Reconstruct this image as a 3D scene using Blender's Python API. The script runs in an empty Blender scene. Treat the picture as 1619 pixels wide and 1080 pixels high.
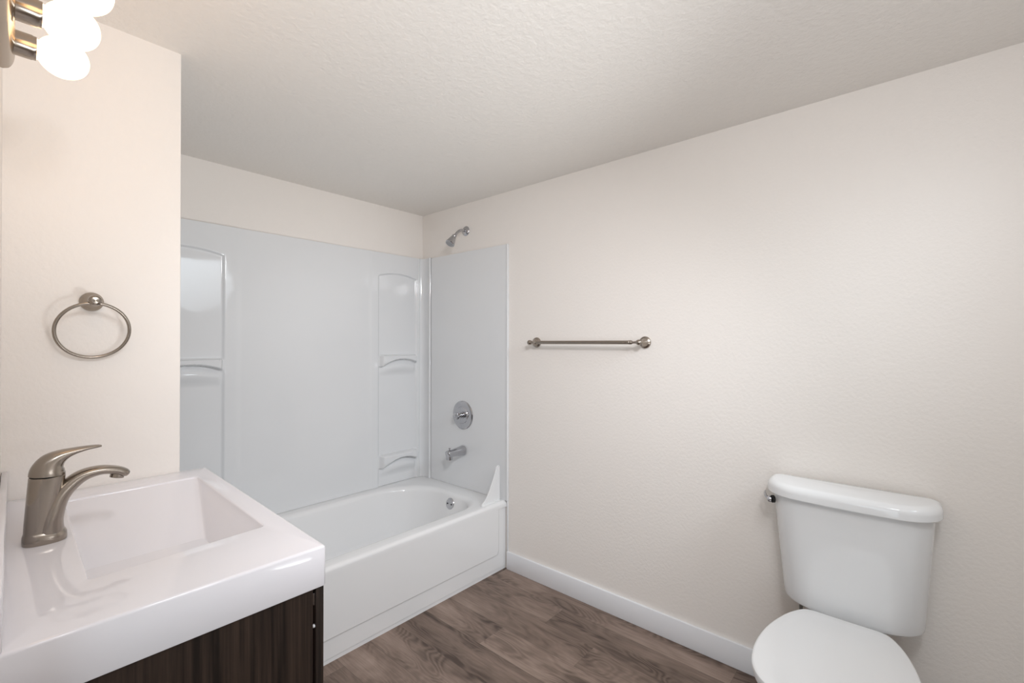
import bpy, bmesh, math, random
from mathutils import Vector, Matrix
R = math.radians
PI = math.pi
S = bpy.context.scene
COL = S.collection

# ------------------------------------------------------------------ camera
CAM = Vector((-1.96, -2.5329, 1.2787))
cam = bpy.data.cameras.new('camera')
co = bpy.data.objects.new('camera', cam); COL.objects.link(co)
yaw, pit, rol = R(41.2946), R(0.2183), R(0.0539)
F = Vector((math.cos(yaw)*math.cos(pit), math.sin(yaw)*math.cos(pit), math.sin(pit)))
Rt = F.cross(Vector((0, 0, 1))).normalized(); U = Rt.cross(F)
R2 = math.cos(rol)*Rt + math.sin(rol)*U
U2 = -math.sin(rol)*Rt + math.cos(rol)*U
m = Matrix((R2, U2, -F)).transposed().to_4x4(); m.translation = CAM
co.matrix_world = m
cam.sensor_width = 36; cam.lens = 36*730.26/1619
cam.clip_start = 0.01
S.camera = co

# ------------------------------------------------------------------ world, lights, exposure
w = bpy.data.worlds.new('world'); S.world = w; w.use_nodes = True
w.node_tree.nodes['Background'].inputs[0].default_value = (0.85, 0.92, 1.0, 1)
w.node_tree.nodes['Background'].inputs[1].default_value = 0.2
S.view_settings.view_transform = 'Standard'
S.view_settings.look = 'None'
S.view_settings.gamma = 1
S.view_settings.use_curve_mapping = False
S.view_settings.exposure = 0.0

def area(name, loc, target, size, power, col, shape='DISK'):
    l = bpy.data.lights.new(name, 'AREA'); l.shape = shape; l.size = size
    l.energy = power; l.color = col
    o = bpy.data.objects.new(name, l); COL.objects.link(o)
    o.location = loc
    o.rotation_euler = (Vector(target)-Vector(loc)).to_track_quat('-Z', 'Y').to_euler()
    return o
def spot(name, loc, target, power, col, angle, rad):
    l = bpy.data.lights.new(name, 'SPOT'); l.energy = power; l.color = col
    l.spot_size = R(angle); l.spot_blend = 1.0; l.shadow_soft_size = rad
    o = bpy.data.objects.new(name, l); COL.objects.link(o); o.location = loc
    o.rotation_euler = (Vector(target)-Vector(loc)).to_track_quat('-Z', 'Y').to_euler()
    return o
# the photographer's flash, direct and bounced, plus added fills with no fixture behind them
area('camera_flash', (-1.80, -2.66, 2.03), (-1.35, -1.0, 1.0), 0.14, 1.9, (0.96, 0.97, 1.0))
area('ceiling_fill', (-1.40, -2.72, 2.09), (-0.80, -1.6, 0.8), 0.34, 7.0, (0.93, 0.96, 1.0))  # added soft fill in place of flash bounced off the ceiling; no fixture
area('bounce_flash', (-1.45, -2.80, 1.0), (-1.40, -2.6, 2.14), 0.30, 5.5, (0.95, 0.96, 1.0))
door = area('side_fill', (-2.70, -2.55, 0.85), (0, -2.0, 0.5), 0.8, 9.0, (0.80, 0.92, 1.0), 'RECTANGLE')  # added fill from the left for the low right wall; no doorway modelled
door.data.size_y = 1.4
spot('upward_fill', (-1.0, -3.0, 0.6), (-1.15, -1.0, 2.14), 76, (0.95, 0.985, 1.0), 62, 0.15)  # added low spot that brightens the far ceiling
spot('forward_flash', (-1.75, -2.70, 2.00), (-0.15, -0.55, 0.60), 66, (0.975, 0.965, 1.0), 76, 0.07)
spot('room_fill', (-0.5, -3.1, 1.9), (-0.42, -0.65, 0.45), 62, (0.82, 0.92, 1.0), 72, 0.3)  # added fill spot behind the camera, no such lamp known

# ------------------------------------------------------------------ materials
def mat(name, color, rough=0.5, metal=0.0, spec=0.5, coat=0.0, bump=None, bstr=0.1, bdist=0.002, aniso=0.0, emit=None, estr=0):
    mt = bpy.data.materials.new(name); mt.use_nodes = True
    nt = mt.node_tree; b = nt.nodes['Principled BSDF']
    b.inputs['Base Color'].default_value = (*color, 1)
    b.inputs['Roughness'].default_value = rough
    b.inputs['Metallic'].default_value = metal
    b.inputs['Specular IOR Level'].default_value = spec
    b.inputs['Coat Weight'].default_value = coat
    b.inputs['Coat Roughness'].default_value = 0.03
    if aniso: b.inputs['Anisotropic'].default_value = aniso
    if emit:
        b.inputs['Emission Color'].default_value = (*emit, 1)
        b.inputs['Emission Strength'].default_value = estr
    if bump:
        tc = nt.nodes.new('ShaderNodeTexCoord')
        n = nt.nodes.new('ShaderNodeTexNoise'); n.inputs['Scale'].default_value = bump
        n.inputs['Detail'].default_value = 3; n.inputs['Roughness'].default_value = 0.55
        bp = nt.nodes.new('ShaderNodeBump'); bp.inputs['Strength'].default_value = bstr
        bp.inputs['Distance'].default_value = bdist
        nt.links.new(tc.outputs['Object'], n.inputs['Vector'])
        nt.links.new(n.outputs['Fac'], bp.inputs['Height'])
        nt.links.new(bp.outputs['Normal'], b.inputs['Normal'])
    return mt
def srgb(r, g, b):
    f = lambda c: (c/255)/12.92 if c <= 10 else (((c/255)+0.055)/1.055)**2.4
    return (f(r), f(g), f(b))

M_wall = mat('wall_paint', srgb(242, 236, 230), 0.42, spec=0.35, bump=85, bstr=0.4, bdist=0.0025)
M_ceil = mat('ceiling_paint', srgb(240, 235, 229), 0.55, spec=0.3, bump=60, bstr=0.8, bdist=0.003)
M_trim = mat('trim_paint', srgb(242, 243, 246), 0.3)
M_acr = mat('surround_acrylic', srgb(228, 229, 230), 0.05, spec=0.5, bump=4, bstr=0.12, bdist=0.008)
M_tub = mat('tub_enamel', srgb(236, 236, 236), 0.13, spec=0.5)
M_por = mat('toilet_porcelain', srgb(240, 241, 242), 0.08, spec=0.5)
M_sink = mat('sink_ceramic', srgb(236, 234, 238), 0.07, spec=0.5)
M_chrome = mat('chrome', (0.52, 0.52, 0.54), 0.08, 1.0)
M_nickel = mat('brushed_nickel', srgb(160, 151, 141), 0.24, 1.0, bump=400, bstr=0.05, bdist=0.0005, aniso=0.5)
M_dark = mat('collar_black', (0.012, 0.012, 0.012), 0.6)  # near-black, used for the flush lever collar
M_plast = mat('white_plastic', srgb(225, 226, 228), 0.35)
M_bulb = mat('frosted_bulb', (0.9, 0.9, 0.9), 0.4, emit=(1.0, 0.60, 0.29), estr=5.6)
M_hose = mat('braided_steel', (0.28, 0.27, 0.25), 0.45, 0.8, bump=600, bstr=0.6)
M_hole = mat('dark_hole', (0.01, 0.01, 0.01), 0.9)

def dark_wood():
    mt = bpy.data.materials.new('espresso_veneer'); mt.use_nodes = True
    nt = mt.node_tree; b = nt.nodes['Principled BSDF']
    tc = nt.nodes.new('ShaderNodeTexCoord'); mp = nt.nodes.new('ShaderNodeMapping')
    mp.inputs['Scale'].default_value = (60, 60, 1.2)
    n = nt.nodes.new('ShaderNodeTexNoise'); n.inputs['Scale'].default_value = 1.6; n.inputs['Detail'].default_value = 6
    n.inputs['Roughness'].default_value = 0.7
    cr = nt.nodes.new('ShaderNodeValToRGB')
    cr.color_ramp.elements[0].position = 0.36; cr.color_ramp.elements[0].color = (*srgb(27, 21, 18), 1)
    cr.color_ramp.elements[1].position = 0.72; cr.color_ramp.elements[1].color = (*srgb(68, 54, 46), 1)
    nt.links.new(tc.outputs['Object'], mp.inputs['Vector']); nt.links.new(mp.outputs['Vector'], n.inputs['Vector'])
    nt.links.new(n.outputs['Fac'], cr.inputs['Fac']); nt.links.new(cr.outputs['Color'], b.inputs['Base Color'])
    b.inputs['Roughness'].default_value = 0.45
    b.inputs['Specular IOR Level'].default_value = 0.3
    return mt
M_wood = dark_wood()

def floor_mat():
    mt = bpy.data.materials.new('vinyl_plank'); mt.use_nodes = True
    nt = mt.node_tree; N = nt.nodes.new; L = nt.links.new
    b = nt.nodes['Principled BSDF']
    uv = N('ShaderNodeUVMap'); uv.uv_map = 'UVMap'
    at = N('ShaderNodeAttribute'); at.attribute_name = 'plank'; at.attribute_type = 'GEOMETRY'
    sx = N('ShaderNodeSeparateXYZ'); L(uv.outputs['UV'], sx.inputs[0])
    off = N('ShaderNodeMath'); off.operation = 'MULTIPLY'; off.inputs[1].default_value = 37.0
    L(at.outputs['Fac'], off.inputs[0])
    cb = N('ShaderNodeCombineXYZ'); L(sx.outputs[0], cb.inputs[0]); L(sx.outputs[1], cb.inputs[1]); L(off.outputs[0], cb.inputs[2])
    def noise(scale, detail, rough, sc, dist=0):
        mp = N('ShaderNodeMapping'); mp.inputs['Scale'].default_value = sc
        n = N('ShaderNodeTexNoise'); n.inputs['Scale'].default_value = scale
        n.inputs['Detail'].default_value = detail; n.inputs['Roughness'].default_value = rough
        n.inputs['Distortion'].default_value = dist
        L(cb.outputs[0], mp.inputs['Vector']); L(mp.outputs['Vector'], n.inputs['Vector'])
        return n
    broad = noise(1.0, 3, 0.55, (7.5, 2.2, 1), 0.6)       # soft light and dark clouds along the board
    fine = noise(1.0, 5, 0.7, (170, 7, 1), 0.2)           # fibre
    fld = noise(1.0, 2, 0.4, (8.0, 2.4, 1), 0.3)          # field whose contour lines give cathedral grain
    mu = N('ShaderNodeMath'); mu.operation = 'MULTIPLY'; mu.inputs[1].default_value = 120
    L(fld.outputs['Fac'], mu.inputs[0])
    sn = N('ShaderNodeMath'); sn.operation = 'SINE'; L(mu.outputs[0], sn.inputs[0])
    # cathedral grain only where the board is dark
    r1 = N('ShaderNodeValToRGB'); r1.color_ramp.elements[0].position = 0.40; r1.color_ramp.elements[0].color = (1, 1, 1, 1)
    r1.color_ramp.elements[1].position = 0.56; r1.color_ramp.elements[1].color = (0.06, 0.06, 0.06, 1)
    L(broad.outputs['Fac'], r1.inputs['Fac'])
    cg = N('ShaderNodeMath'); cg.operation = 'MULTIPLY'; L(sn.outputs[0], cg.inputs[0]); L(r1.outputs['Color'], cg.inputs[1])
    # value = broad + 0.3*fine - 0.07*cath + plank tone
    def madd(a, k, c):
        x = N('ShaderNodeMath'); x.operation = 'MULTIPLY_ADD'
        L(a, x.inputs[0]); x.inputs[1].default_value = k
        if isinstance(c, float): x.inputs[2].default_value = c
        else: L(c, x.inputs[2])
        return x.outputs[0]
    v = madd(broad.outputs['Fac'], 1.35, -0.54)
    v = madd(fine.outputs['Fac'], 0.50, v)
    v = madd(cg.outputs[0], 0.11, v)
    v = madd(at.outputs['Fac'], 0.20, v)
    cr = N('ShaderNodeValToRGB')
    e = cr.color_ramp.elements
    e[0].position = 0.15; e[0].color = (*srgb(74, 60, 52), 1)
    e[1].position = 0.95; e[1].color = (*srgb(176, 155, 142), 1)
    x = e.new(0.5); x.color = (*srgb(124, 106, 95), 1)
    L(v, cr.inputs['Fac'])
    # joints from UV2 (0..1 across), stored in attribute 'edge'
    u2 = N('ShaderNodeUVMap'); u2.uv_map = 'Edge'
    s2 = N('ShaderNodeSeparateXYZ'); L(u2.outputs['UV'], s2.inputs[0])
    def edge(o):                                       # distance to the closer edge in metres is min(o, stored)
        lt = N('ShaderNodeMath'); lt.operation = 'LESS_THAN'; lt.inputs[1].default_value = 0.0008; L(o, lt.inputs[0]); return lt.outputs[0]
    pp = N('ShaderNodeMath'); pp.operation = 'PINGPONG'; pp.inputs[1].default_value = 0.075; L(s2.outputs[0], pp.inputs[0])
    mx = N('ShaderNodeMath'); mx.operation = 'MAXIMUM'; L(edge(pp.outputs[0]), mx.inputs[0]); L(edge(s2.outputs[1]), mx.inputs[1])
    mix = N('ShaderNodeMix'); mix.data_type = 'RGBA'
    fm = N('ShaderNodeMath'); fm.operation = 'MULTIPLY'; fm.inputs[1].default_value = 0.45; L(mx.outputs[0], fm.inputs[0])
    L(fm.outputs[0], mix.inputs[0]); L(cr.outputs['Color'], mix.inputs[6]); mix.inputs[7].default_value = (0.03, 0.023, 0.02, 1)
    L(mix.outputs[2], b.inputs['Base Color'])
    b.inputs['Roughness'].default_value = 0.42
    b.inputs['Specular IOR Level'].default_value = 0.35
    bp = N('ShaderNodeBump'); bp.inputs['Strength'].default_value = 0.15; bp.inputs['Distance'].default_value = 0.001
    L(fine.outputs['Fac'], bp.inputs['Height']); L(bp.outputs['Normal'], b.inputs['Normal'])
    return mt
M_floor = floor_mat()

# ------------------------------------------------------------------ mesh helpers
def link_bm(name, bm, mt, parent=None, smooth=True, ang=32, label=None):
    bmesh.ops.recalc_face_normals(bm, faces=bm.faces)
    if smooth:
        for f in bm.faces: f.smooth = True
        for e in bm.edges:
            if len(e.link_faces) == 2 and e.calc_face_angle(0) > R(ang): e.smooth = False
    me = bpy.data.meshes.new(name); bm.to_mesh(me); bm.free()
    me.materials.append(mt)
    o = bpy.data.objects.new(name, me); COL.objects.link(o)
    if parent:
        o.parent = parent
        base = parent
        acc = Vector((0, 0, 0))
        while base: acc += base.location; base = base.parent
        o.location = -acc            # mesh coordinates are world coordinates
    if label: o['label'] = label
    return o
def thing(name, label, cat, loc, group=None):
    o = bpy.data.objects.new(name, None); COL.objects.link(o); o.location = loc
    o.empty_display_size = 0.05
    o['label'] = label; o['category'] = cat
    if group: o['group'] = group
    return o
def tag(o, label, cat, group=None):
    o['label'] = label; o['category'] = cat
    if group: o['group'] = group
    return o
def add_box(bm, x0, x1, y0, y1, z0, z1, bev=0, seg=3, fn=None):
    r = bmesh.ops.create_cube(bm, size=1)
    vs = r['verts']
    for v in vs:
        v.co = Vector(((x0+x1)/2+v.co.x*(x1-x0), (y0+y1)/2+v.co.y*(y1-y0), (z0+z1)/2+v.co.z*(z1-z0)))
        if fn: v.co = fn(v.co)
    if bev:
        es = list({e for v in vs for e in v.link_edges})
        bmesh.ops.bevel(bm, geom=es, offset=bev, segments=seg, affect='EDGES', profile=0.5)
    return bm
def loft(bm, rings, closed=True, cap0=False, cap1=False):
    vr = [[bm.verts.new(p) for p in r] for r in rings]
    n = len(rings[0])
    for a, b in zip(vr, vr[1:]):
        for i in range(n if closed else n-1):
            j = (i+1) % n
            try: bm.faces.new((a[i], a[j], b[j], b[i]))
            except ValueError: pass
    if cap0: bm.faces.new(vr[0])
    if cap1: bm.faces.new(list(reversed(vr[-1])))
    return vr
def lathe(bm, prof, origin, axis, n=40, cap0=True, cap1=True):
    """prof: (distance along axis, radius)"""
    ax = Vector(axis).normalized()
    s = ax.orthogonal().normalized(); t = ax.cross(s)
    o = Vector(origin)
    rings = [[o + ax*d + (s*math.cos(2*PI*i/n)+t*math.sin(2*PI*i/n))*max(r, 1e-5) for i in range(n)] for d, r in prof]
    loft(bm, rings, True, cap0, cap1)
def catmull(pts, k=8):
    out = []
    P = [pts[0]] + list(pts) + [pts[-1]]
    for i in range(1, len(P)-2):
        for j in range(k):
            t = j/k
            a, b, c, d = P[i-1], P[i], P[i+1], P[i+2]
            out.append(tuple(0.5*((2*b[q])+(-a[q]+c[q])*t+(2*a[q]-5*b[q]+4*c[q]-d[q])*t*t+(-a[q]+3*b[q]-3*c[q]+d[q])*t**3) for q in range(len(b))))
    out.append(tuple(pts[-1]))
    return out
def sweep(bm, keys, side=(0, 1, 0), n=24, k=8, power=2.0):
    """keys: (x,y,z,halfwidth along side,halfheight) smoothed by catmull"""
    pts = catmull(keys, k)
    sd = Vector(side).normalized()
    rings = []
    for i, p in enumerate(pts):
        a = Vector(pts[max(i-1, 0)][:3]); b = Vector(pts[min(i+1, len(pts)-1)][:3])
        tg = (b-a).normalized(); nn = tg.cross(sd).normalized()
        ring = []
        for q in range(n):
            c, s_ = math.cos(2*PI*q/n), math.sin(2*PI*q/n)
            c = math.copysign(abs(c)**(2/power), c); s_ = math.copysign(abs(s_)**(2/power), s_)
            ring.append(Vector(p[:3]) + sd*p[3]*c + nn*p[4]*s_)
        rings.append(ring)
    loft(bm, rings, True, True, True)
def rrect(x0, x1, y0, y1, r, z, k=8, m=10, fn=None):
    """closed ring; r is one radius or (x0y0, x1y0, x1y1, x0y1)"""
    if not isinstance(r, (tuple, list)): r = (r,)*4
    P = []
    cs = [(x0+r[0], y0+r[0], PI, r[0]), (x1-r[1], y0+r[1], 1.5*PI, r[1]), (x1-r[2], y1-r[2], 0, r[2]), (x0+r[3], y1-r[3], 0.5*PI, r[3])]
    for i, (cx, cy, a0, rr) in enumerate(cs):
        for j in range(k+1):
            a = a0 + 0.5*PI*j/k
            P.append((cx+rr*math.cos(a), cy+rr*math.sin(a)))
        nx = cs[(i+1) % 4]
        e = (nx[0]+nx[3]*math.cos(nx[2]), nx[1]+nx[3]*math.sin(nx[2]))
        s = P[-1]
        for j in range(1, m):
            P.append((s[0]+(e[0]-s[0])*j/m, s[1]+(e[1]-s[1])*j/m))
    if fn: P = [fn(*p) for p in P]
    return [Vector((p[0], p[1], z)) for p in P]
def sm(a, b, x):
    t = min(1, max(0, (x-a)/(b-a))) if b != a else float(x > a)
    return t*t*(3-2*t)

def structure(name, bm, mt, smooth=False):
    o = link_bm(name, bm, mt, None, smooth); o['kind'] = 'structure'; return o

# the left wall and everything on it run 1.6 degrees off square
SK = 0.0272
WL = -1.936
YW = -0.876
def sh(v): return Vector((v.x + SK*(v.y-YW), v.y, v.z))

H = 2.1433
YF = -3.42          # wall behind the camera
XE = -2.75          # far wall of the entry recess beside the vanity
# ------------------------------------------------------------------ room shell
b = bmesh.new(); add_box(b, 0, 0.1, YF-0.1, 0.1, 0, H+0.05); structure('wall_right', b, M_wall)
b = bmesh.new(); add_box(b, -1.70, 0, 0, 0.1, 0, H+0.05); structure('wall_back', b, M_wall)
b = bmesh.new(); add_box(b, -2.04, -1.576, YW, 0.1, 0, H+0.05, 0.004, 3); structure('wall_partition', b, M_wall, True)
b = bmesh.new(); add_box(b, WL-0.12, WL, -1.79, YW, 0, H+0.05, fn=sh); structure('wall_left', b, M_wall)
b = bmesh.new(); add_box(b, XE-0.1, XE, YF-0.1, -1.79, 0, H+0.05); structure('wall_entry', b, M_wall)
b = bmesh.new(); add_box(b, XE, WL-0.125, -1.79, -1.69, 0, H+0.05); structure('wall_recess', b, M_wall)
b = bmesh.new(); add_box(b, XE, 0, YF-0.1, YF, 0, H+0.05); structure('wall_front', b, M_wall)
b = bmesh.new(); add_box(b, XE-0.1, 0.1, YF-0.1, 0.1, H, H+0.1); structure('ceiling', b, M_ceil)

# floor: planks run along y, joints staggered
me = bpy.data.meshes.new('floor'); bm = bmesh.new()
uvl = bm.loops.layers.uv.new('UVMap'); uve = bm.loops.layers.uv.new('Edge')
al = bm.faces.layers.float.new('plank')
rnd = random.Random(5)
known = {0: (-1.25, 0.12), 1: (-1.507, 0.22), 2: (-1.128, 0.5), -1: (-2.0, 0.1), 3: (-1.62, 0.45), 4: (-1.30, 0.55)}
tones = {(1, 0): 0.30, (1, 1): 0.55, (2, 1): 0.95, (2, 0): 0.45, (0, 0): 0.5, (0, 1): 0.1}
Wp, Lp = 0.15, 1.22
for i in range(-1, 19):
    xa, xb = -0.12-Wp*i, -0.12-Wp*(i+1)
    y0 = known[i][0] if i in known else -1.0-rnd.random()*1.2
    for j in range(-3, 4):
        ya, yb = y0-Lp*j, y0-Lp*(j+1)
        yhi, ylo = min(ya+0.0, 0.05), max(yb, YF-0.05)
        if yhi <= ylo: continue
        f = bm.faces.new([bm.verts.new(p) for p in ((xa, yhi, 0), (xb, yhi, 0), (xb, ylo, 0), (xa, ylo, 0))])
        idx = j+1
        f[al] = tones.get((i, idx), rnd.random())
        for l in f.loops:
            u = l.vert.co.x; v = l.vert.co.y
            l[uvl].uv = (u, v + i*3.7 + j*1.9)
            l[uve].uv = (abs(u-xa), ya-v)
bmesh.ops.recalc_face_normals(bm, faces=bm.faces)
for f in bm.faces:
    if f.normal.z < 0: f.normal_flip()
bm.to_mesh(me); bm.free(); me.materials.append(M_floor)
fl = bpy.data.objects.new('floor', me); COL.objects.link(fl); fl['kind'] = 'structure'

def baseboard(name, x0, x1, y0, y1):
    b = bmesh.new(); add_box(b, x0, x1, y0, y1, 0, 0.10, 0.003, 2); structure(name, b, M_trim, True)
baseboard('baseboard_right', -0.013, 0, YF, -0.782)
baseboard('baseboard_front', XE, -0.013, YF, YF+0.013)

# ------------------------------------------------------------------ bathtub
XT0, YT = -1.572, -0.776
tub = thing('bathtub', 'white alcove bathtub with flat panelled apron below the glossy surround', 'bathtub', (-0.786, -0.39, 0))
b = bmesh.new()
ZR = 0.386
def tr(x0, x1, y0, y1, r, z): return rrect(x0, x1, y0, y1, r, z, 14, 16)
x0, x1, y0, y1 = XT0+0.002, -0.002, YT+0.008, -0.002
rings = [tr(x0, x1, y0, y1, 0.003, 0.02), tr(x0, x1, y0, y1, 0.003, 0.35)]
y0 = YT
rings += [tr(x0, x1, y0, y1, 0.004, 0.352), tr(x0, x1, y0, y1, 0.004, 0.368)]
for a in (15, 30, 45, 60, 75, 90):
    q = 0.018*(1-math.cos(R(a)))
    rings.append(tr(x0+q*.3, x1-q*.3, y0+q, y1-q*.3, 0.006, 0.368+0.018*math.sin(R(a))))
# inner edge of the rim and bowl:  x from -1.46 to -0.125, y from -0.712 to -0.062
ix0, ix1, iy0, iy1 = -1.47, -0.105, -0.712, -0.068
rr0 = (0.20, 0.16, 0.26, 0.26)
for a in (0, 18, 36, 54, 72, 85):
    q = 0.028*math.sin(R(a)); d = 0.028*(1-math.cos(R(a)))
    rings.append(tr(ix0+q, ix1-q, iy0+q, iy1-q, rr0, ZR-d))
bx0, bx1, by0, by1 = -1.20, -0.20, -0.63, -0.15
n = 12
for k in range(1, n+1):
    t = k/n
    z = (ZR-0.026)*(1-t) + 0.115*t
    ft = t**1.05
    L = lambda a, c: a+(c-a)*ft
    rings.append(tr(L(ix0+.028, bx0), L(ix1-.028, bx1), L(iy0+.028, by0), L(iy1-.028, by1), tuple(L(r_, 0.17) for r_ in rr0), z))
for k in range(1, 7):
    a = R(90*k/6)
    q = 0.06*math.sin(a); d = 0.045*(1-math.cos(a))
    rings.append(tr(bx0+q, bx1-q, by0+q, by1-q, 0.13, 0.115-0.055*math.sin(a)**1.0+0.0*d))
rings.append(tr(bx0+0.2, bx1-0.2, by0+0.14, by1-0.14, 0.08, 0.057))
loft(b, rings, True, False, True)
link_bm('basin', b, M_tub, tub, ang=50)
# apron with raised panel
b = bmesh.new()
ZS = [0.09*j/12 for j in range(12)]+[0.09+0.016*j/16 for j in range(16)]+[0.106+0.246*j/24 for j in range(25)]
nx, nz = 300, len(ZS)-1
def apron_y(x, z):
    # raised panel whose right end is rounded; groove line under it
    px = -0.062; pz = 0.098; r = 0.02
    dx = x-px; dz = pz-z
    cx, cz = px-r, pz+r
    if x > cx and z < cz: d = math.hypot(x-cx, z-cz)-r
    else: d = max(dx, dz)
    h = 0.015*(1-sm(-0.004, 0.0015, d)) - 0.010*sm(0, 0.0015, d)*(1-sm(0.005, 0.007, d))
    lower = 0.004*sm(0.10, 0.0, z)
    return YT + 0.016 - h - lower
V = [[b.verts.new((x, apron_y(x, z), z)) for z in ZS] for x in [XT0+0.004+(-0.002-XT0-0.004)*i/nx for i in range(nx+1)]]
for i in range(nx):
    for j in range(nz): b.faces.new((V[i][j], V[i+1][j], V[i+1][j+1], V[i][j+1]))
r = bmesh.ops.extrude_face_region(b, geom=list(b.faces))
for v in r['geom']:
    if isinstance(v, bmesh.types.BMVert): v.co.y = YT+0.034
link_bm('apron', b, M_tub, tub, ang=60)
# overflow plate
ov = (-0.137, -0.448, 0.325); ax = Vector((-1, 0, 0.16)).normalized()
b = bmesh.new(); lathe(b, [(0, 0.034), (0.004, 0.034), (0.008, 0.031), (0.0095, 0.024), (0.010, 0.0)], ov, ax, 48, True, False)
op = link_bm('overflow_plate', b, M_chrome, tub, label='round chrome overflow plate')
for s in (-1, 1):
    b = bmesh.new(); lathe(b, [(0.0085, 0.005), (0.0115, 0.0045), (0.012, 0.0)], Vector(ov)+Vector((0, 0.017*s, 0)), ax, 16, True, False)
    link_bm('screw', b, mat('screw_dark', (0.05, 0.05, 0.05), 0.3, 1.0), op)
b = bmesh.new(); lathe(b, [(0, 0.03), (0.003, 0.03), (0.004, 0.026), (0.001, 0.02), (0.001, 0)], (-0.36, -0.39, 0.057), (0, 0, 1), 32, True, False)
link_bm('drain', b, M_chrome, tub, label='chrome drain ring')

# splash guard at the front corner
b = bmesh.new()
prof = []
def sgx(t): return -0.170 + 0.112*t
out = [(-0.172, ZR+0.002), (-0.165, ZR+0.012)]
for k in range(1, 13):
    t = k/12; out.append((-0.165+0.112*t**0.80, ZR+0.012+0.178*t**1.25))
out += [(-0.047, 0.581), (-0.040, 0.584), (-0.034, 0.579), (-0.031, 0.56), (-0.031, ZR+0.002)]
def slab(bm, poly, ya, yb):
    A = [bm.verts.new((x, ya, z)) for x, z in poly]; B = [bm.verts.new((x, yb, z)) for x, z in poly]
    bm.faces.new(A); bm.faces.new(list(reversed(B)))
    for i in range(len(poly)):
        j = (i+1) % len(poly); bm.faces.new((A[i], A[j], B[j], B[i]))
slab(b, out, -0.744, -0.741)
sg = link_bm('splash_guard', b, M_tub)
tag(sg, 'small white triangular splash guard on the front corner of the tub rim', 'splash guard')
b = bmesh.new()
sweep(b, [(x, -0.7425, z, 0.0045, 0.0028) for x, z in out[:-1]] + [(-0.031, -0.7425, ZR+0.003, 0.0045, 0.0028)], n=10, k=2)
rim = link_bm('raised_edge', b, M_tub, sg)
b = bmesh.new()
add_box(b, -0.172, -0.031, -0.750, -0.735, ZR-0.001, ZR+0.005, 0.002, 2)
link_bm('base_flange', b, M_tub, sg)

# ------------------------------------------------------------------ tub surround (height fields)
sur = thing('tub_surround', 'glossy white moulded tub surround with corner shelves around the bath', 'tub surround', (-0.786, 0, 0.39))
ZB, ZT = 0.3863, 1.845
def grid_panel(name, us, vs, fn, back, mt=M_acr):
    b = bmesh.new()
    V = [[b.verts.new(fn(u, v)) for v in vs] for u in us]
    for i in range(len(us)-1):
        for j in range(len(vs)-1): b.faces.new((V[i][j], V[i+1][j], V[i+1][j+1], V[i][j+1]))
    bnd = [e for e in b.edges if e.is_boundary]
    r = bmesh.ops.extrude_edge_only(b, edges=bnd)
    for g in r['geom']:
        if isinstance(g, bmesh.types.BMVert): back(g)
    return link_bm(name, b, mt, sur, ang=75)
NICH = [(-1.53, -1.205), (-0.352, -0.066)]
SHELF = [(1.200, 0.040, 0.075), (0.575, 0.048, 0.085)]
def depth_back(x, z):
    """distance of the moulded surface in front of the back wall"""
    face = 0.022
    # slightly sunk centre sheet between the two towers
    c = sm(-1.155, -1.125, x)*(1-sm(-0.425, -0.395, x))
    h = face - 0.004*c
    for (a, d) in NICH:
        if x < a-0.03 or x > d+0.03: continue
        inx = sm(a-0.006, a+0.006, x)*(1-sm(d-0.006, d+0.006, x))
        xm = (a+d)/2; hw = (d-a)/2
        top = 1.722 - 0.022*((x-xm)/hw)**2
        innz = 1-sm(top-0.004, top+0.004, z)
        rec = 0.011*inx*innz
        bulge = 0; cut = 0
        for (zs, pr, ht) in SHELF:
            s = sm(a-0.004, a+0.022, x)*(1-sm(d-0.022, d+0.004, x))
            # shelf body under its top, fading downwards
            if z <= zs+0.006:
                topk = 1-sm(zs-0.003, zs+0.006, z)
                fade = 1-sm(0.035, ht+0.055, zs-z)
                body = pr*topk*fade*s
                # scoop under the arch
                arch = zs-ht*0.92 + ht*0.60*(max(0, 1-((x-xm-0.02)/(hw*0.98))**2))**0.8
                sc = 0
                if zs-z > 0.012:
                    dz = arch - z
                    if dz > -0.004 and abs(x-xm) < hw:
                        sc = sm(-0.004, 0.004, dz)*(1-sm(0.0, 0.075, dz))
                bulge = max(bulge, 0) + body*(1-0.9*sc)
        h = h - rec + bulge
    return max(h, 0.003)
def lin(a, b, n): return [a+(b-a)*i/n for i in range(n+1)]
xs = lin(-1.566, -1.54, 3)[:-1] + lin(-1.54, -1.10, 110)[:-1] + lin(-1.10, -0.45, 10)[:-1] + lin(-0.45, -0.052, 110)
zs = lin(ZB, 0.42, 4)[:-1]+lin(0.42, 0.62, 56)[:-1]+lin(0.62, 1.04, 20)[:-1]+lin(1.04, 1.24, 56)[:-1]+lin(1.24, 1.68, 22)[:-1]+lin(1.68, 1.74, 20)[:-1]+lin(1.74, ZT, 8)
def backmove(v): v.co.y = -0.0006
grid_panel('back_panel', xs, zs, lambda x, z: (x, -depth_back(x, z), z), backmove)
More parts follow.
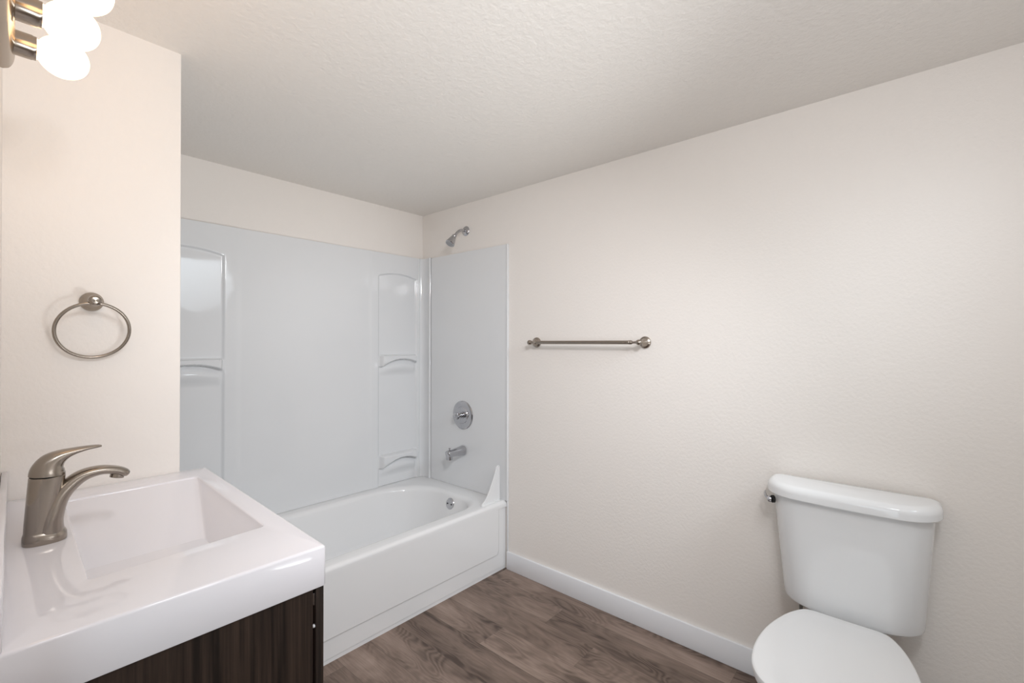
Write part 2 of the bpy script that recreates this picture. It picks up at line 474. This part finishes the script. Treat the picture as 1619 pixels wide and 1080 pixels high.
# moulded inside corner: rounded bead, concave cove, second bead
cp = []
for t in lin(0, 1, 6): cp.append((-0.052+0.010*t, -0.022-0.004*math.sin(PI*t)))
for k in range(1, 13):
    a = R(90*k/12); cp.append((-0.040+0.0-0.0+0.026*math.sin(a)*0.9, -0.022-0.030*(1-math.cos(a))*1.2))
cp += [(-0.0165, -0.062), (-0.016, -0.078), (-0.0175, -0.086), (-0.021, -0.092), (-0.023, -0.097), (-0.021, -0.102), (-0.014, -0.106)]
b = bmesh.new()
zz = (ZB, ZT)
rings = [[Vector((p[0], p[1], z)) for p in cp] for z in zz]
loft(b, rings, False)
cap = [b.verts.new((p[0], p[1], ZT)) for p in cp] + [b.verts.new((-0.0008, -0.106, ZT)), b.verts.new((-0.0008, -0.0008, ZT)), b.verts.new((-0.052, -0.0008, ZT))]
b.faces.new(cap)
link_bm('corner_moulding', b, M_acr, sur, ang=60)
# end panel on the right wall
def side_fn(y, z):
    h = 0.012 + 0.004*sm(-0.775, -0.785, y)
    return (-h, y, z)
ys = lin(-0.788, -0.76, 14)[:-1]+lin(-0.76, -0.106, 20)
def bm2(v): v.co.x = -0.0006
zt2 = lin(ZB, ZT-0.003, 20)
grid_panel('end_panel', ys, zt2, side_fn, bm2)
# strip of the end panel running down in front of the tub to the floor
b = bmesh.new(); add_box(b, -0.007, -0.0006, -0.7885, -0.778, 0.002, ZB, 0.0015, 2); link_bm('edge_strip', b, M_acr, sur)
# far end panel, behind the partition
b = bmesh.new(); add_box(b, -1.5755, -1.567, -0.77, -0.001, ZB, ZT, 0.002, 2); link_bm('end_panel', b, M_acr, sur)

# ------------------------------------------------------------------ shower fittings
VY = -0.420
shw = thing('shower', 'chrome shower head on a bent arm above the surround', 'shower head', (0, -0.432, 1.973))
b = bmesh.new(); lathe(b, [(0.0, 0.030), (0.003, 0.030), (0.008, 0.026), (0.012, 0.016), (0.013, 0.011)], (0, -0.432, 1.973), (-1, 0, 0)); link_bm('flange', b, M_chrome, shw)
b = bmesh.new()
sweep(b, [(-0.004, -0.432, 1.973, .0085, .0085), (-0.035, -0.432, 1.972, .0085, .0085), (-0.06, -0.432, 1.962, .0085, .0085), (-0.085, -0.432, 1.938, .0085, .0085), (-0.097, -0.432, 1.925, .0085, .0085)], n=20); link_bm('arm', b, M_chrome, shw)
hd = Vector((-0.56, 0, -0.83)).normalized()
b = bmesh.new(); lathe(b, [(-0.004, 0.009), (0.0, 0.0125), (0.007, 0.0145), (0.013, 0.012), (0.015, 0.014), (0.019, 0.017), (0.05, 0.025), (0.064, 0.0285), (0.068, 0.0285), (0.070, 0.026)], (-0.094, -0.432, 1.930), hd, 40, True, True)
h_ = link_bm('spray_head', b, M_chrome, shw)
b = bmesh.new(); lathe(b, [(0.0695, 0.024), (0.0715, 0.022), (0.072, 0.0)], (-0.094, -0.432, 1.930), hd, 32, True, False); link_bm('spray_face', b, mat('spray_face_plastic', (0.35, 0.35, 0.36), 0.4), h_)

val = thing('shower_valve', 'round chrome shower valve plate with a knob on the end panel', 'shower valve', (-0.012, VY, 0.835))
b = bmesh.new(); lathe(b, [(0, 0.088), (0.004, 0.088), (0.0075, 0.084), (0.009, 0.076), (0.010, 0.052), (0.0125, 0.050), (0.0135, 0.046), (0.013, 0.0)], (-0.0125, VY, 0.835), (-1, 0, 0), 64, True, False)
link_bm('escutcheon', b, M_chrome, val)
b = bmesh.new(); lathe(b, [(0.010, 0.024), (0.016, 0.024), (0.018, 0.017), (0.026, 0.017), (0.028, 0.021), (0.032, 0.021), (0.034, 0.015), (0.040, 0.015), (0.042, 0.0)], (-0.0125, VY, 0.835), (-1, 0, 0), 32, True, False)
link_bm('stem', b, M_chrome, val)
b = bmesh.new()
nn = 60; kx = []
for d, r0 in [(0.042, 0.012), (0.046, 0.019), (0.058, 0.022), (0.066, 0.020), (0.070, 0.012), (0.071, 0.001)]:
    kx.append([Vector((-0.0125-d, VY+(r0*(1+0.10*math.cos(6*2*PI*i/nn)))*math.cos(2*PI*i/nn), 0.835+(r0*(1+0.10*math.cos(6*2*PI*i/nn)))*math.sin(2*PI*i/nn))) for i in range(nn)])
loft(b, kx, True, True, True); link_bm('knob', b, M_chrome, val)

sp = thing('tub_spout', 'chrome tub spout with a diverter pin, below the valve', 'tub spout', (-0.012, -0.424, 0.618))
b = bmesh.new()
sweep(b, [(-0.0165, -0.424, 0.618, .029, .029), (-0.022, -0.424, 0.618, .030, .030), (-0.05, -0.424, 0.617, .026, .0265), (-0.10, -0.424, 0.616, .021, .0225), (-0.130, -0.424, 0.615, .021, .0225), (-0.142, -0.424, 0.612, .019, .019), (-0.145, -0.424, 0.611, .010, .012)], n=28, k=6, power=2.4)
link_bm('spout_body', b, M_chrome, sp)
b = bmesh.new(); sweep(b, [(-0.125, -0.424, 0.618, .0185, .017), (-0.125, -0.424, 0.60, .0185, .017), (-0.125, -0.424, 0.580, .0175, .016)], n=24, power=2.8); link_bm('nozzle', b, M_chrome, sp)
b = bmesh.new(); lathe(b, [(0, 0.003), (0.010, 0.003), (0.011, 0.0065), (0.015, 0.0065), (0.017, 0.0)], (-0.125, -0.424, 0.634), (0, 0, 1), 16); link_bm('diverter_pin', b, M_chrome, sp)

# ------------------------------------------------------------------ towel bar
tb = thing('towel_bar', 'brushed nickel towel bar on the long wall beside the surround', 'towel bar', (0, -1.30, 1.283))
ya, yb_, zb, xb = -0.992, -1.612, 1.283, -0.066
b = bmesh.new(); lathe(b, [(0, 0.0088), (0.54, 0.0088)], (xb, ya-0.040, zb), (0, -1, 0), 24); link_bm('bar', b, M_nickel, tb)
for yy, s in ((ya, 1), (yb_, -1)):
    b = bmesh.new(); lathe(b, [(0, 0.026), (0.004, 0.0275), (0.009, 0.026), (0.013, 0.019), (0.020, 0.0165), (0.026, 0.0125), (0.040, 0.008), (0.052, 0.0075), (0.056, 0.011), (0.060, 0.0125)], (0, yy, zb), (-1, 0, 0), 36)
    rs = link_bm('wall_post', b, M_nickel, tb)
    b = bmesh.new()
    prof = [(-0.013, 0.0015), (-0.0115, 0.006), (-0.006, 0.0115), (0, 0.013), (0.007, 0.0115), (0.012, 0.0075), (0.016, 0.006), (0.024, 0.005), (0.030, 0.0055), (0.036, 0.009), (0.040, 0.010), (0.042, 0.008), (0.046, 0.0100), (0.048, 0.0088)]
    lathe(b, prof, (xb, yy, zb), (0, -s, 0), 28); link_bm('finial', b, M_nickel, tb)

# ------------------------------------------------------------------ towel ring
tr_ = thing('towel_ring', 'brushed nickel towel ring hanging on the partition wall', 'towel ring', (-1.775, YW, 1.385))
b = bmesh.new(); lathe(b, [(0, 0.0240), (0.004, 0.0250), (0.010, 0.0235), (0.015, 0.019), (0.019, 0.016), (0.030, 0.0115), (0.044, 0.0105), (0.05, 0.013), (0.058, 0.0145), (0.066, 0.013), (0.071, 0.008), (0.0725, 0.0)], (-1.775, YW, 1.388), (0, -1, 0), 40, True, False)
link_bm('wall_post', b, M_nickel, tr_)
b = bmesh.new()
rc = 0.0735; tp = Vector((-1.775, YW-0.058, 1.381)); dn = Vector((0, 0.058-0.016, -0.137)).normalized(); ctr = tp+dn*rc
rings = []
for i in range(96):
    a = 2*PI*i/96; rad = -dn*math.cos(a) + Vector((1, 0, 0))*math.sin(a); nrm = rad.cross(Vector((-dn*math.sin(a)*-1 + Vector((1, 0, 0))*math.cos(a)))).normalized()
    rings.append([ctr+rad*rc+(rad*math.cos(2*PI*q/12)+nrm*math.sin(2*PI*q/12))*0.0042 for q in range(12)])
rings.append(rings[0]); loft(b, rings); bmesh.ops.remove_doubles(b, verts=b.verts, dist=1e-6); link_bm('ring', b, M_nickel, tr_)

# ------------------------------------------------------------------ vanity light
vl = thing('vanity_light', 'brushed nickel vanity light bar with glowing round bulbs, high on the left wall', 'light fixture', (WL, -1.42, 1.835))
ZL = 1.849
b = bmesh.new()
def plate_ring(y, k):
    P = []
    for q in lin(-1, 1, 20):
        zz_ = q*0.037
        xx = 0.004 + 0.016*(max(0, 1-abs(q)**2.2))**0.5
        P.append(sh(Vector((WL+0.0005+xx*k, y, ZL+zz_*k))))
    P += [sh(Vector((WL+0.0005, y, ZL+0.037*k))), sh(Vector((WL+0.0005, y, ZL-0.037*k)))]
    return P
loft(b, [plate_ring(-1.198, 0.93), plate_ring(-1.200, 1), plate_ring(-1.576, 1), plate_ring(-1.578, .93)], True, True, True)
link_bm('back_plate', b, M_nickel, vl)
wx = WL
for yy in (-1.248, -1.388, -1.528):
    xw = wx + SK*(-1.388-YW) - 0.004
    b = bmesh.new(); lathe(b, [(0.016, 0.026), (0.022, 0.026), (0.024, 0.0225), (0.050, 0.0225), (0.052, 0.0215), (0.056, 0.0215)], (xw, yy, ZL), (1, 0, 0), 32); link_bm('socket', b, M_nickel, vl)
    b = bmesh.new()
    prof = [(0.052, 0.014), (0.056, 0.0185)]
    for k in range(0, 19):
        a = R(152-152*k/18); prof.append((0.094+0.0385*math.cos(a)*1.02, max(0.0385*math.sin(a), 0.0)))
    lathe(b, prof, (xw, yy, ZL), (1, 0, 0), 40, True, False); link_bm('bulb', b, M_bulb, vl, label='glowing white globe bulb')

# ------------------------------------------------------------------ vanity
XV = -1.511; YV = -1.688; ZV = 0.896; ZVB = 0.820
van = thing('vanity', 'dark wood bathroom vanity cabinet under a white sink top', 'vanity', (-1.72, -1.28, 0))
def shp(x, y): return (x+SK*(y-YW), y)
b = bmesh.new()
def vr(q, z, r=0.004): return rrect(WL+0.001+q, XV-q, YV+q, YW-0.0015-q, r, z, 6, 14, shp)
rings = [vr(0.012, ZVB), vr(0.001, ZVB), vr(0, ZVB+0.002), vr(0, ZV-0.005)]
for a in (30, 60, 90): rings.append(vr(0.005*(1-math.cos(R(a))), ZV-0.005+0.005*math.sin(R(a))))
hx0, hx1, hy0, hy1 = -1.833, -1.556, -1.505, -0.978
def shq(x, y):
    y = y - 0.075*(hx1-x)*sm(-1.2, -1.5, y); return shp(x, y)
def hr(q, z, r): return rrect(hx0+q, hx1-q, hy0+q, hy1-q, r, z, 6, 14, shq)
rings.append(hr(-0.003, ZV, 0.012))
for a in (20, 40, 60, 80):
    rings.append(hr(0.005*math.sin(R(a))-0.003, ZV-0.005*(1-math.cos(R(a))), 0.012))
cx0, cx1, cy0, cy1 = -1.816, -1.6275, -1.475, -1.3730
nb = 12
for k in range(1, nb+1):
    t = k/nb
    LL = lambda a, c: a+(c-a)*t
    z = ZV-0.004 - 0.098*t
    rings.append(rrect(LL(hx0, cx0), LL(hx1, cx1), LL(hy0, cy0), LL(hy1, cy1), LL(0.012, 0.016), z, 6, 14, shq))
for a in (30, 60, 90):
    q = 0.02*math.sin(R(a))
    rings.append(rrect(cx0+q, cx1-q, cy0+q, cy1-q, 0.014, ZV-0.102-0.012*math.sin(R(a)), 6, 14, shq))
rings.append(rrect(-1.735, -1.695, -1.425, -1.385, 0.015, ZV-0.1145, 6, 14, shq))
loft(b, rings, True, True, True)
top = link_bm('sink_top', b, M_sink, None, ang=40)
tag(top, 'white ceramic sink top with a rectangular basin on the dark vanity', 'sink')
b = bmesh.new(); lathe(b, [(0, 0.022), (0.003, 0.022), (0.004, 0.018), (0.002, 0.015), (0.002, 0)], (-1.731, -1.412, ZV-0.1146), (0, 0, 1), 32, True, False); link_bm('drain', b, M_chrome, top, label='chrome sink drain')
b = bmesh.new(); add_box(b, WL+0.0008, WL+0.012, YV+0.001, YW-0.002, ZV+0.0003, ZV+0.072, 0.002, 2, fn=sh); bsp = link_bm('backsplash', b, M_sink)
tag(bsp, 'low white backsplash strip behind the faucet along the left wall', 'backsplash')

# cabinet
b = bmesh.new(); add_box(b, WL+0.002, XV-0.022, YV+0.005, YV+0.021, 0.002, ZVB-0.001, 0.0008, 1, fn=sh); link_bm('side_panel', b, M_wood, van)
b = bmesh.new(); add_box(b, WL+0.002, XV-0.022, YW-0.018, YW-0.003, 0.002, ZVB-0.001, fn=sh); link_bm('side_panel', b, M_wood, van)
b = bmesh.new(); add_box(b, WL+0.002, WL+0.008, YV+0.022, YW-0.019, 0.002, ZVB-0.10, fn=sh); link_bm('back_panel', b, M_wood, van)
b = bmesh.new(); add_box(b, WL+0.010, XV-0.030, YV+0.022, YW-0.019, 0.09, 0.106, fn=sh); link_bm('bottom_panel', b, M_wood, van)
b = bmesh.new(); add_box(b, XV-0.06, XV-0.045, YV+0.022, YW-0.019, 0.002, 0.089, fn=sh); link_bm('toe_kick', b, M_wood, van)
b = bmesh.new(); add_box(b, XV-0.030, XV-0.0225, YV+0.022, YW-0.019, ZVB-0.06, ZVB-0.002, fn=sh); link_bm('front_rail', b, M_wood, van)
ym = (YV+YW)/2
for (p, q) in ((YV+0.006, ym-0.0015), (ym+0.0015, YW-0.006)):
    b = bmesh.new(); add_box(b, XV-0.016, XV-0.001, p, q, 0.10, ZVB-0.003, 0.001, 2, fn=sh); dr = link_bm('door', b, M_wood, van)
    zz_ = 0.46
    yk = q-0.04 if p < ym-0.1 else p+0.04
    b = bmesh.new(); lathe(b, [(0, .006), (0.012, .005), (0.015, .012), (0.022, .013), (0.025, .009), (0.0255, 0)], sh(Vector((XV-0.001, yk, 0.66))), (1, 0, 0), 20, True, False); link_bm('knob', b, M_nickel, dr)
    if p < ym-0.1:
        b = bmesh.new(); lathe(b, [(0, .0035), (.0035, .003), (.0045, 0)], sh(Vector((XV-0.0165, YV+0.012, 0.745))), (-1, 0, 0), 14, True, False); link_bm('bumper', b, M_plast, dr, label='tiny white bumper')
        b = bmesh.new(); add_box(b, XV-0.0215, XV-0.0165, YV+0.009, YV+0.030, ZVB-0.035, ZVB-0.012, 0.001, 1, fn=sh); link_bm('hinge', b, M_chrome, dr, label='small metal hinge')

# ------------------------------------------------------------------ faucet
FY = -1.265
fau = thing('faucet', 'brushed nickel single-lever faucet arching over the sink', 'faucet', (-1.888, FY, ZV))
b = bmesh.new()
def ell(cx, rx, ry, z, p=2.6, n=40, skew=0):
    P = []
    for i in range(n):
        a = 2*PI*i/n; c, s_ = math.cos(a), math.sin(a)
        P.append(Vector((cx+rx*math.copysign(abs(c)**(2/p), c), FY+ry*math.copysign(abs(s_)**(2/p), s_), z)))
    return P
loft(b, [ell(-1.884, .031, .0275, ZV+0.0003), ell(-1.884, .0315, .028, ZV+0.006), ell(-1.884, .031, .0275, ZV+0.014), ell(-1.885, .028, .025, ZV+0.021), ell(-1.886, .026, .023, ZV+0.023)], True, True, True)
link_bm('base', b, M_nickel, fau)
b = bmesh.new()
loft(b, [ell(-1.887, .0265, .024, ZV+0.018), ell(-1.8865, .026, .0235, ZV+0.04), ell(-1.885, .0255, .023, ZV+0.07), ell(-1.883, .0255, .0235, ZV+0.10), ell(-1.881, .0258, .024, ZV+0.124), ell(-1.881, .024, .0225, ZV+0.1255)], True, True, True)
link_bm('body', b, M_nickel, fau)
b = bmesh.new()
sweep(b, [(-1.878, FY, ZV+0.018, .0268, .0215), (-1.875, FY, ZV+0.045, .0262, .0180), (-1.863, FY, ZV+0.083, .0225, .0155), (-1.836, FY, ZV+0.112, .0185, .0125), (-1.806, FY, ZV+0.1205, .0175, .0095), (-1.780, FY, ZV+0.116, .0165, .0085), (-1.765, FY, ZV+0.108, .0155, .0085), (-1.7605, FY, ZV+0.104, .012, .006)], n=28, power=2.3)
link_bm('spout', b, M_nickel, fau)
b = bmesh.new(); lathe(b, [(-0.004, 0.012), (0.007, 0.012), (0.008, 0.009), (0.004, 0.0085), (0.004, 0)], (-1.776, FY, ZV+0.107), (-0.25, 0, -1), 24, True, False); link_bm('aerator', b, M_nickel, fau)
b = bmesh.new()
sweep(b, [(-1.8812, FY, ZV+0.1265, .0245, .0262), (-1.880, FY, ZV+0.137, .0238, .0250), (-1.874, FY, ZV+0.150, .0215, .0205), (-1.862, FY, ZV+0.160, .0185, .0130), (-1.846, FY, ZV+0.166, .0160, .0075), (-1.826, FY, ZV+0.1695, .0135, .0045), (-1.808, FY, ZV+0.1705, .0095, .0030), (-1.802, FY, ZV+0.170, .005, .0018)], n=28, power=2.2)
link_bm('lever', b, M_nickel, fau)
b = bmesh.new(); lathe(b, [(0, .0245), (0.0015, .0245)], (-1.881, FY, ZV+0.1252), (0, 0, 1), 32); link_bm('seam_ring', b, M_hole, fau)

# ------------------------------------------------------------------ toilet
TY = -2.362
toi = thing('toilet', 'white two-piece toilet with closed lid against the right wall', 'toilet', (-0.35, TY, 0))
def tank_ring(xf, y0, y1, z, r=0.10, q=0.0):
    return rrect(xf+q, -0.022-q*0.3, y0+q, y1-q, (r, 0.02, 0.02, r), z, 12, 12, fn=lambda x, y: (x - 0.014*math.cos(PI*(y-TY)/(y1-y0))*(1 if x < -0.09 else 0)*sm(-0.09, -0.15, x), y))
b = bmesh.new()
rings = [tank_ring(-0.150, -2.548, -2.176, 0.405, 0.09, 0.05), tank_ring(-0.150, -2.548, -2.176, 0.390, 0.09, 0.022), tank_ring(-0.150, -2.548, -2.176, 0.394, 0.09, 0.008), tank_ring(-0.150, -2.550, -2.174, 0.402, 0.09, 0.001)]
rings = rings[1:]
for t in lin(0, 1, 10):
    rings.append(tank_ring(-0.151-0.012*t, -2.551-0.023*t, -2.172+0.030*t, 0.412+0.345*t, 0.09))
rings.append(tank_ring(-0.163, -2.574, -2.142, 0.760, 0.09, 0.01))
loft(b, rings, True, True, True)
link_bm('tank', b, M_por, toi)
b = bmesh.new()
def lr(q, z): return tank_ring(-0.180, -2.590, -2.124, z, 0.10, q)
rings = [lr(0.012, 0.758), lr(0.002, 0.758), lr(0.0, 0.761), lr(0.0, 0.778)]
for a in lin(15, 90, 5):
    rings.append(lr(0.022*(1-math.cos(R(a))), 0.778+0.022*math.sin(R(a))))
c0 = rings[-1]
for t in (0.25, 0.5, 0.75, 0.9): rings.append([Vector((p.x*(1-t)-0.1*t, p.y*(1-t)+TY*t, 0.800+0.003*t)) for p in c0])
loft(b, rings, True, True, True)
link_bm('tank_lid', b, M_por, toi)
# flush lever on the front left of the tank
lx = Vector((-0.118, -2.146, 0.728)); ln = Vector((-0.62, 0.78, 0)).normalized()
b = bmesh.new(); lathe(b, [(-0.004, 0.013), (0.003, 0.013), (0.005, 0.010)], lx, ln, 28); link_bm('lever_collar', b, M_dark, toi)
b = bmesh.new(); lathe(b, [(0.003, 0.006), (0.006, 0.009), (0.011, 0.0115), (0.016, 0.010), (0.019, 0.005), (0.0195, 0)], lx, ln, 28, True, False); lv = link_bm('flush_lever', b, M_chrome, toi, label='chrome flush lever')
b = bmesh.new(); p = lx+ln*0.012
sweep(b, [(p.x, p.y, p.z, .004, .005), (p.x+0.012, p.y+0.014, p.z+0.006, .004, .0055), (p.x+0.026, p.y+0.02, p.z+0.012, .004, .006), (p.x+0.038, p.y+0.022, p.z+0.015, .003, .004)], side=(ln.x, ln.y, 0), n=14); link_bm('lever_arm', b, M_chrome, lv)
# bowl plan outline, x measured from the wall, front at -0.66
EGG = [(-0.200, 0.0), (-0.1995, 0.05), (-0.201, 0.088), (-0.216, 0.113), (-0.266, 0.141), (-0.335, 0.163), (-0.40, 0.176), (-0.465, 0.181), (-0.535, 0.178), (-0.60, 0.163), (-0.648, 0.130), (-0.675, 0.078), (-0.683, 0.0)]
EGGH = catmull([EGG[1][:1]+(-0.05,)] + EGG + [EGG[-2][:1]+(-0.078,)], 6)[6:-6]
def egg(xb_, xf, hb, hw, z, q=0):
    """seat outline, squarish at the hinge end and round at the front"""
    P = []
    for x, y in EGGH + [(x, -y) for x, y in reversed(EGGH[1:-1])]:
        t = (x+0.200)/(-0.483)
        P.append(Vector((xb_-q + (xf+2*q-xb_)*t, TY + y/0.181*(hw-q), z)))
    return P
b = bmesh.new()
rings = [egg(-0.14, -0.668, .105, .174, 0.383, 0.02), egg(-0.14, -0.668, .105, .174, 0.386, 0.008), egg(-0.14, -0.668, .105, .174, 0.382), egg(-0.14, -0.668, .105, .174, 0.362)]
for z, xf, hb, hw in [(0.33, -0.655, .10, .176), (0.28, -0.63, .095, .160), (0.22, -0.585, .09, .135), (0.16, -0.535, .09, .112), (0.10, -0.51, .092, .105), (0.05, -0.515, .098, .11), (0.02, -0.53, .105, .118), (0.002, -0.532, .106, .119)]:
    rings.append(egg(-0.14, xf, hb, hw, z))
loft(b, rings, True, True, True)
link_bm('bowl', b, M_por, toi)
b = bmesh.new()
add_box(b, -0.225, -0.035, TY-0.098, TY+0.098, 0.36, 0.3905, 0.006, 3); link_bm('deck', b, M_por, toi)
def seat(name, z0, z1, mt, q=0.0, dome=0.0):
    b = bmesh.new()
    a_ = (-0.198, -0.683, .104, .183)
    rings = [egg(*a_, z0, q+0.006), egg(*a_, z0+0.003, q), egg(*a_, z1-0.006, q)]
    for g in (30, 60, 90): rings.append(egg(*a_, z1-0.006+0.006*math.sin(R(g)), q+0.007*(1-math.cos(R(g)))))
    for k in range(1, 8):
        t = k/8
        rings.append([Vector((p.x*(1-t)+(-0.42)*t, p.y*(1-t)+TY*t, z1+dome*sm(0, .6, t))) for p in rings[5]])
    loft(b, rings, True, True, True)
    return link_bm(name, b, mt, toi)
seat('seat_ring', 0.3885, 0.403, M_por, 0.004)
seat('seat_lid', 0.405, 0.421, M_por, 0.0, 0.003)
for s in (-1, 1):
    b = bmesh.new(); add_box(b, -0.222, -0.196, TY+s*0.072-0.014, TY+s*0.072+0.014, 0.3895, 0.4045, 0.003, 3); link_bm('hinge', b, M_por, toi)
b = bmesh.new(); sweep(b, [(-0.085, -2.226, 0.405, .0055, .0055), (-0.085, -2.226, 0.36, .0055, .0055), (-0.082, -2.224, 0.30, .0055, .0055), (-0.085, -2.17, 0.22, .0055, .0055), (-0.07, -2.15, 0.175, .0055, .0055)], side=(1, 0, 0), n=14); link_bm('supply_hose', b, M_hose, toi, label='dark metal supply hose')
b = bmesh.new(); lathe(b, [(0, .022), (.003, .022), (.005, .01), (.05, .009), (.052, .013), (.09, .013), (.092, .004)], (0, -2.15, 0.165), (-1, 0, 0), 24); link_bm('shutoff_valve', b, M_chrome, toi)
